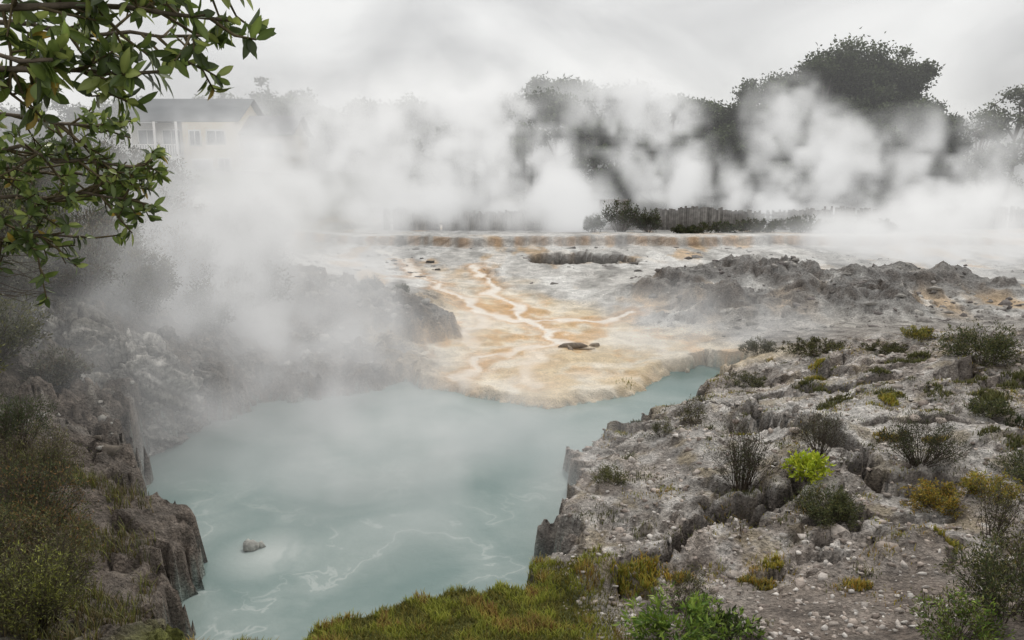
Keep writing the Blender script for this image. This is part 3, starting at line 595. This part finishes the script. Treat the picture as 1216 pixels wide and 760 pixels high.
tube(bl,[(-34.9,65.4,4.6),(-32.5,65.4,7.1)],.06,WH,4);tube(bl,[(-34.9,65.4,3.8),(-32.5,65.4,6.1)],.1,WH,4)
bl.build("balcony",M_paint,False,house)
# ---------------------------------------------------------------- overhanging tree
tree_e=bpy.data.objects.new("broadleaf_tree",None);sc.collection.objects.link(tree_e)
br=MB();lf=MB()
BK=(.15,.12,.09)
zt=hz([-3.7],[2.9])[0]
tube(br,[(-3.7,2.9,zt-.2),(-3.6,2.9,4.2),(-3.4,2.8,5.2),(-3.2,2.7,6.0),(-3.1,2.6,6.9),(-2.9,2.6,7.6)],[.14,.12,.10,.085,.06,.04],BK,9)
def bigleaf(c,d,nrm,L_,Wd,col):
    d=unit(d);s=unit(np.cross(d,nrm));nn=np.cross(s,d)
    ts=[0,.12,.35,.6,.82,1];ws=[.04,.5,.95,1.0,.62,.03];V=[]
    cv=rng.uniform(.02,.3)
    for t,w_ in zip(ts,ws):
        p=c+d*L_*t-nn*L_*cv*t*t
        V+=[p-s*Wd*.5*w_+nn*Wd*.16*w_,p,p+s*Wd*.5*w_+nn*Wd*.16*w_]
    F=[]
    for k in range(5):
        a=k*3;F+=[(a,a+1,a+4,a+3),(a+1,a+2,a+5,a+4)]
    C_=np.tile(col,(18,1)).astype(float);C_[1::3]*=1.35
    lf.add(V,F,C_)
def rosette(p,dr,nl,L_):
    dr=unit(dr)
    for k in range(nl):
        r=rng.normal(size=3);r=unit(r-dr*np.dot(r,dr));d=r*1.0+dr*rng.uniform(.2,1.0)+np.array([0,0,-.15])
        nrm=unit(dr+.3*rng.normal(size=3)+np.array([0,0,.4]))
        c=[(.14,.19,.05),(.18,.24,.06),(.09,.13,.035),(.30,.35,.10),(.06,.085,.025)][rng.integers(5)];c=np.array(c)*rng.uniform(.8,1.25)
        if rng.random()<.02:c=np.array((.35,.25,.05))
        bigleaf(p-dr*rng.uniform(0,.06),d,nrm,L_*rng.uniform(.6,1.1),L_*rng.uniform(.28,.38),c)
def limb(pts,r0,r1,ntw,tl,nl,L_,t0=.25):
    pts=np.array(pts,float);m=14;t=np.linspace(0,1,len(pts));tt=np.linspace(0,1,m)
    q=np.stack([np.interp(tt,t,pts[:,c]) for c in range(3)],1);q[1:-1]=(q[:-2]+q[1:-1]*2+q[2:])/4;q[1:]+=rng.normal(0,.012,(m-1,3))
    tube(br,q,np.linspace(r0,r1,m),BK,6)
    rosette(q[-1],q[-1]-q[-2],nl+2,L_)
    for k in range(ntw):
        f=rng.uniform(t0,.98);i_=f*(m-1);i0=int(i_);p=q[i0]+(q[min(i0+1,m-1)]-q[i0])*(i_-i0);g=unit(q[min(i0+1,m-1)]-q[i0])
        d=unit(g*.7+rng.normal(size=3)*np.array([.6,.9,.6])+np.array([0,0,.05]));l=tl*rng.uniform(.4,1.1)
        p1=p+d*l*.5+np.array([0,0,-.02]);p2=p+d*l+rng.normal(0,.02,3)+np.array([0,0,-.02])
        tube(br,[p,p1,p2],[.006,.0045,.003],(.14,.11,.06),4)
        rosette(p2,p2-p1,nl,L_)
        if rng.random()<.7:
            p3=p1+unit(d+rng.normal(size=3)*.7)*l*.4;tube(br,[p1,p3],[.004,.0025],(.14,.11,.06),4);rosette(p3,p3-p1,nl-1,L_)
T0=(-3.15,2.7,6.2)
limb([T0,(-2.3,2.5,6.38),(-1.5,2.5,6.44),(-.87,2.55,6.42)],.024,.005,28,.2,8,.078,.42)
limb([T0,(-2.2,2.4,6.25),(-1.55,2.45,6.26),(-1.05,2.5,6.25)],.020,.005,22,.17,8,.082,.45)
limb([(-3.1,2.6,6.9),(-2.2,2.4,6.8),(-1.5,2.5,6.6),(-.85,2.6,6.52)],.024,.005,28,.2,8,.076,.4)
limb([T0,(-2.3,2.1,6.2),(-1.6,2.15,6.28),(-1.2,2.2,6.26)],.016,.005,9,.15,7,.09,.6)
limb([(-3.1,2.6,6.6),(-2.3,2.8,6.5),(-1.7,2.9,6.45),(-1.1,3.0,6.42)],.016,.005,24,.2,8,.076,.45)
T1=(-3.3,2.75,5.6)
for pp,nn_ in (([T1,(-2.7,3.2,5.95),(-2.1,3.4,6.06),(-1.55,3.5,5.96)],34),([T1,(-2.7,3.2,5.8),(-2.1,3.4,5.85),(-1.6,3.45,5.84)],36),([T1,(-2.8,3.2,5.6),(-2.3,3.4,5.66),(-1.85,3.45,5.70)],34),([(-3.2,2.7,6.0),(-2.7,3.1,6.15),(-2.2,3.4,6.2),(-1.7,3.5,6.12)],28),([(-3.2,2.7,6.0),(-2.7,3.3,6.0),(-2.2,3.7,5.95),(-1.7,3.8,5.9)],28)):
    limb(pp,.02,.004,nn_,.22,8,.062,.42)
for k in range(16):
    a=rng.uniform(5.35,5.7);q=np.array([(-2.9,3.1,a+.1),(-2.6,3.2,a+.04),(-2.35,3.3,a+rng.uniform(-.06,.08)),(-2.15,3.4,a+rng.uniform(-.1,.04)),(-2.0,3.4,a+rng.uniform(-.12,.0))])+rng.normal(0,.02,(5,3));tube(br,q,[.004,.003,.002,.0015,.0008],BK,4)
    tube(br,[q[2],q[2]+rng.normal(0,.06,3),q[2]+rng.normal(0,.1,3)],[.002,.0015,.0008],BK,3)
br.build("branches",M_bark,True,tree_e);lf.build("leaves",M_gloss,True,tree_e)
# ---------------------------------------------------------------- steam
def steam(name,mn,mx_,res,plumes,nscale,thr,gain,rate,emis=.3,soft=.006):
    vm=bpy.data.materials.new(name);vm.use_nodes=True;nt=vm.node_tree;nt.nodes.clear()
    o=nt.nodes.new('ShaderNodeOutputMaterial');vs=nt.nodes.new('ShaderNodeVolumeScatter');at=nt.nodes.new('ShaderNodeAttribute');at.attribute_name='density'
    em=nt.nodes.new('ShaderNodeEmission');em.inputs[0].default_value=(.99,.99,.98,1);ml=nt.nodes.new('ShaderNodeMath');ml.operation='MULTIPLY';ml.inputs[1].default_value=emis  # added glow, stands in for light scattered repeatedly inside the steam
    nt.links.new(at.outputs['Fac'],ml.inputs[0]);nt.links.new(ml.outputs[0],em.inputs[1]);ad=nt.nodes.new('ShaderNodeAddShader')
    nt.links.new(at.outputs['Fac'],vs.inputs['Density']);vs.inputs['Color'].default_value=(.98,.98,.98,1)
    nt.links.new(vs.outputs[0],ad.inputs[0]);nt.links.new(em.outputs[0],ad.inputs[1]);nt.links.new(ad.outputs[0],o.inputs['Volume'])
    vm.cycles.volume_step_rate=rate
    gn=bpy.data.node_groups.new(name+"_field",'GeometryNodeTree')
    gn.interface.new_socket("Geometry",in_out='INPUT',socket_type='NodeSocketGeometry');gn.interface.new_socket("Geometry",in_out='OUTPUT',socket_type='NodeSocketGeometry')
    N=gn.nodes;L=gn.links
    out=N.new('NodeGroupOutput');vc=N.new('GeometryNodeVolumeCube');sm=N.new('GeometryNodeSetMaterial');sm.inputs['Material'].default_value=vm
    L.new(vc.outputs[0],sm.inputs[0]);L.new(sm.outputs[0],out.inputs[0])
    vc.inputs['Min'].default_value=mn;vc.inputs['Max'].default_value=mx_
    for k,ax in enumerate('XYZ'): vc.inputs['Resolution '+ax].default_value=int((mx_[k]-mn[k])/res)
    pos=N.new('GeometryNodeInputPosition')
    def mt(op,a,b=None):
        n_=N.new('ShaderNodeMath');n_.operation=op
        for i,v in enumerate((a,b)):
            if v is None: continue
            if isinstance(v,(int,float)): n_.inputs[i].default_value=v
            else: L.new(v,n_.inputs[i])
        return n_.outputs[0]
    tot=None
    for pl in plumes:
        c,r,s=pl[:3];lean=pl[3] if len(pl)>3 else 0
        a=N.new('ShaderNodeVectorMath');a.operation='SUBTRACT';L.new(pos.outputs[0],a.inputs[0]);a.inputs[1].default_value=c
        src=a.outputs[0]
        if lean:
            sx=N.new('ShaderNodeSeparateXYZ');L.new(src,sx.inputs[0]);cx=N.new('ShaderNodeCombineXYZ')
            L.new(mt('SUBTRACT',sx.outputs[0],mt('MULTIPLY',sx.outputs[2],lean)),cx.inputs[0]);L.new(sx.outputs[1],cx.inputs[1]);L.new(sx.outputs[2],cx.inputs[2]);src=cx.outputs[0]
        b=N.new('ShaderNodeVectorMath');b.operation='DIVIDE';L.new(src,b.inputs[0]);b.inputs[1].default_value=r
        l=N.new('ShaderNodeVectorMath');l.operation='LENGTH';L.new(b.outputs[0],l.inputs[0])
        v=mt('MULTIPLY',mt('MAXIMUM',mt('SUBTRACT',1.0,l.outputs['Value']),0.0),s)
        tot=v if tot is None else mt('ADD',tot,v)
    no=N.new('ShaderNodeTexNoise');no.inputs['Scale'].default_value=nscale;no.inputs['Detail'].default_value=5;no.inputs['Roughness'].default_value=.62;no.inputs['Distortion'].default_value=.9
    L.new(pos.outputs[0],no.inputs['Vector'])
    n1=mt('MAXIMUM',mt('MULTIPLY',mt('SUBTRACT',no.outputs[0],thr),gain),0.0)
    dn=mt('MULTIPLY',tot,n1);dn=mt('MAXIMUM',mt('SUBTRACT',dn,soft),0.0)
    L.new(dn,vc.inputs['Density'])
    v=bpy.data.volumes.new(name);vo=bpy.data.objects.new(name,v);sc.collection.objects.link(vo)
    md=vo.modifiers.new("f",'NODES');md.node_group=gn
near_pl=[((-6.5,20.5,2.4),(4.6,5.5,4.8),.60),((-9.5,24,4),(4.5,5,3.6),.45),((-4.5,22,.8),(5,4,2.2),.42),((-2.5,15.5,.0),(6.5,6,2.0),.38),((6,23.5,1),(4,3,1.8),.5),((-8,15,2.0),(3.2,4,3.2),.25)]
far_pl=[((-10,33,4.5),(8,6,6),.26),((-4,46,5.5),(9,5,6),.45,-.4),((0,52,6),(6,4,7),1.3,-.7),((-10,52,6),(9,5,7),.5),((5,53,9),(9,3,4.5),.35),((10.5,53.5,6),(4.5,3,7.5),1.7,-.6),((3.5,49,3),(3,2.5,3.5),1.6,-.6),((-5,48,3),(7,2,2),1.2),((20.5,54,5.5),(5,3,7),1.3,-.5),((16.5,50,3),(3.5,3,3.5),1.6,-.6),((6.5,48.6,2.6),(3,1.2,2),.9),((29,53,4.5),(8,4,5.5),.7,-.4),((22,38,2.3),(10,9,2.9),.55),((27,48.5,3),(8,2.5,2.2),1.2),((15,40,2),(6,5,1.6),.25),((2,42,2.4),(7,4,1.6),.15),((-22,60,6.5),(11,6,5),.18)]
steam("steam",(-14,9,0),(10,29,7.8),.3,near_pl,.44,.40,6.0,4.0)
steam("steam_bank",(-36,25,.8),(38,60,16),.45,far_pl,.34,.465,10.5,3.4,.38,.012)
def mist(d,y0,y1):
    hm=bpy.data.materials.new("mist");hm.use_nodes=True;nt=hm.node_tree;nt.nodes.clear();o=nt.nodes.new('ShaderNodeOutputMaterial')
    vs=nt.nodes.new('ShaderNodeVolumeScatter');vs.inputs['Density'].default_value=d;vs.inputs['Color'].default_value=(.98,.98,.98,1)
    em=nt.nodes.new('ShaderNodeEmission');em.inputs[1].default_value=d*.4;ad=nt.nodes.new('ShaderNodeAddShader');nt.links.new(vs.outputs[0],ad.inputs[0]);nt.links.new(em.outputs[0],ad.inputs[1]);nt.links.new(ad.outputs[0],o.inputs['Volume'])  # mist also glows by itself, so single scattering doesn't leave it darker than sky
    mb=MB();box(mb,-90,90,y0,y1,-1,32,(1,1,1));mb.build("mist",hm)
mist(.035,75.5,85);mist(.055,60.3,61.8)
# ---------------------------------------------------------------- sky and light
w=bpy.data.worlds.new("World");sc.world=w;w.use_nodes=True;nt=w.node_tree;N=nt.nodes;L=nt.links
bg=N['Background'];sky=N.new('ShaderNodeTexSky');sky.sky_type='NISHITA';sky.sun_disc=False;sky.sun_elevation=math.radians(50);sky.sun_rotation=math.radians(20)
L.new(sky.outputs[0],bg.inputs[0]);bg.inputs[1].default_value=.07
tc=N.new('ShaderNodeTexCoord');mpp=N.new('ShaderNodeMapping');mpp.inputs['Scale'].default_value=(1,1,2.0);mpp.inputs['Location'].default_value=(.35,0,.1);L.new(tc.outputs['Generated'],mpp.inputs[0])
no=N.new('ShaderNodeTexNoise');no.inputs['Scale'].default_value=2.9;no.inputs['Detail'].default_value=7;no.inputs['Roughness'].default_value=.52;no.inputs['Distortion'].default_value=.5;L.new(mpp.outputs[0],no.inputs['Vector'])
cr=N.new('ShaderNodeValToRGB');cr.color_ramp.elements[0].position=.36;cr.color_ramp.elements[0].color=(.50,.50,.50,1);cr.color_ramp.elements[1].position=.62;cr.color_ramp.elements[1].color=(1.0,1.0,.98,1)
L.new(no.outputs[0],cr.inputs[0]);b2=N.new('ShaderNodeBackground');L.new(cr.outputs[0],b2.inputs[0]);b2.inputs[1].default_value=.93
mxs=N.new('ShaderNodeMixShader');mxs.inputs[0].default_value=.92;L.new(bg.outputs[0],mxs.inputs[1]);L.new(b2.outputs[0],mxs.inputs[2]);L.new(mxs.outputs[0],N['World Output'].inputs[0])
sl=bpy.data.lights.new("sun",'SUN');sl.energy=1.5;sl.angle=math.radians(10);sl.color=(1,.95,.88);so=bpy.data.objects.new("sun",sl);so.rotation_euler=(math.radians(-40),0,math.radians(-20));sc.collection.objects.link(so)
# ---------------------------------------------------------------- camera
cam=bpy.data.cameras.new("Camera");co=bpy.data.objects.new("Camera",cam);sc.collection.objects.link(co)
cam.lens=28;cam.sensor_width=36;cam.clip_end=4000;cam.clip_start=.05
co.location=(0,0,6);co.rotation_euler=(math.pi/2-math.atan(190/946),0,0);sc.camera=co
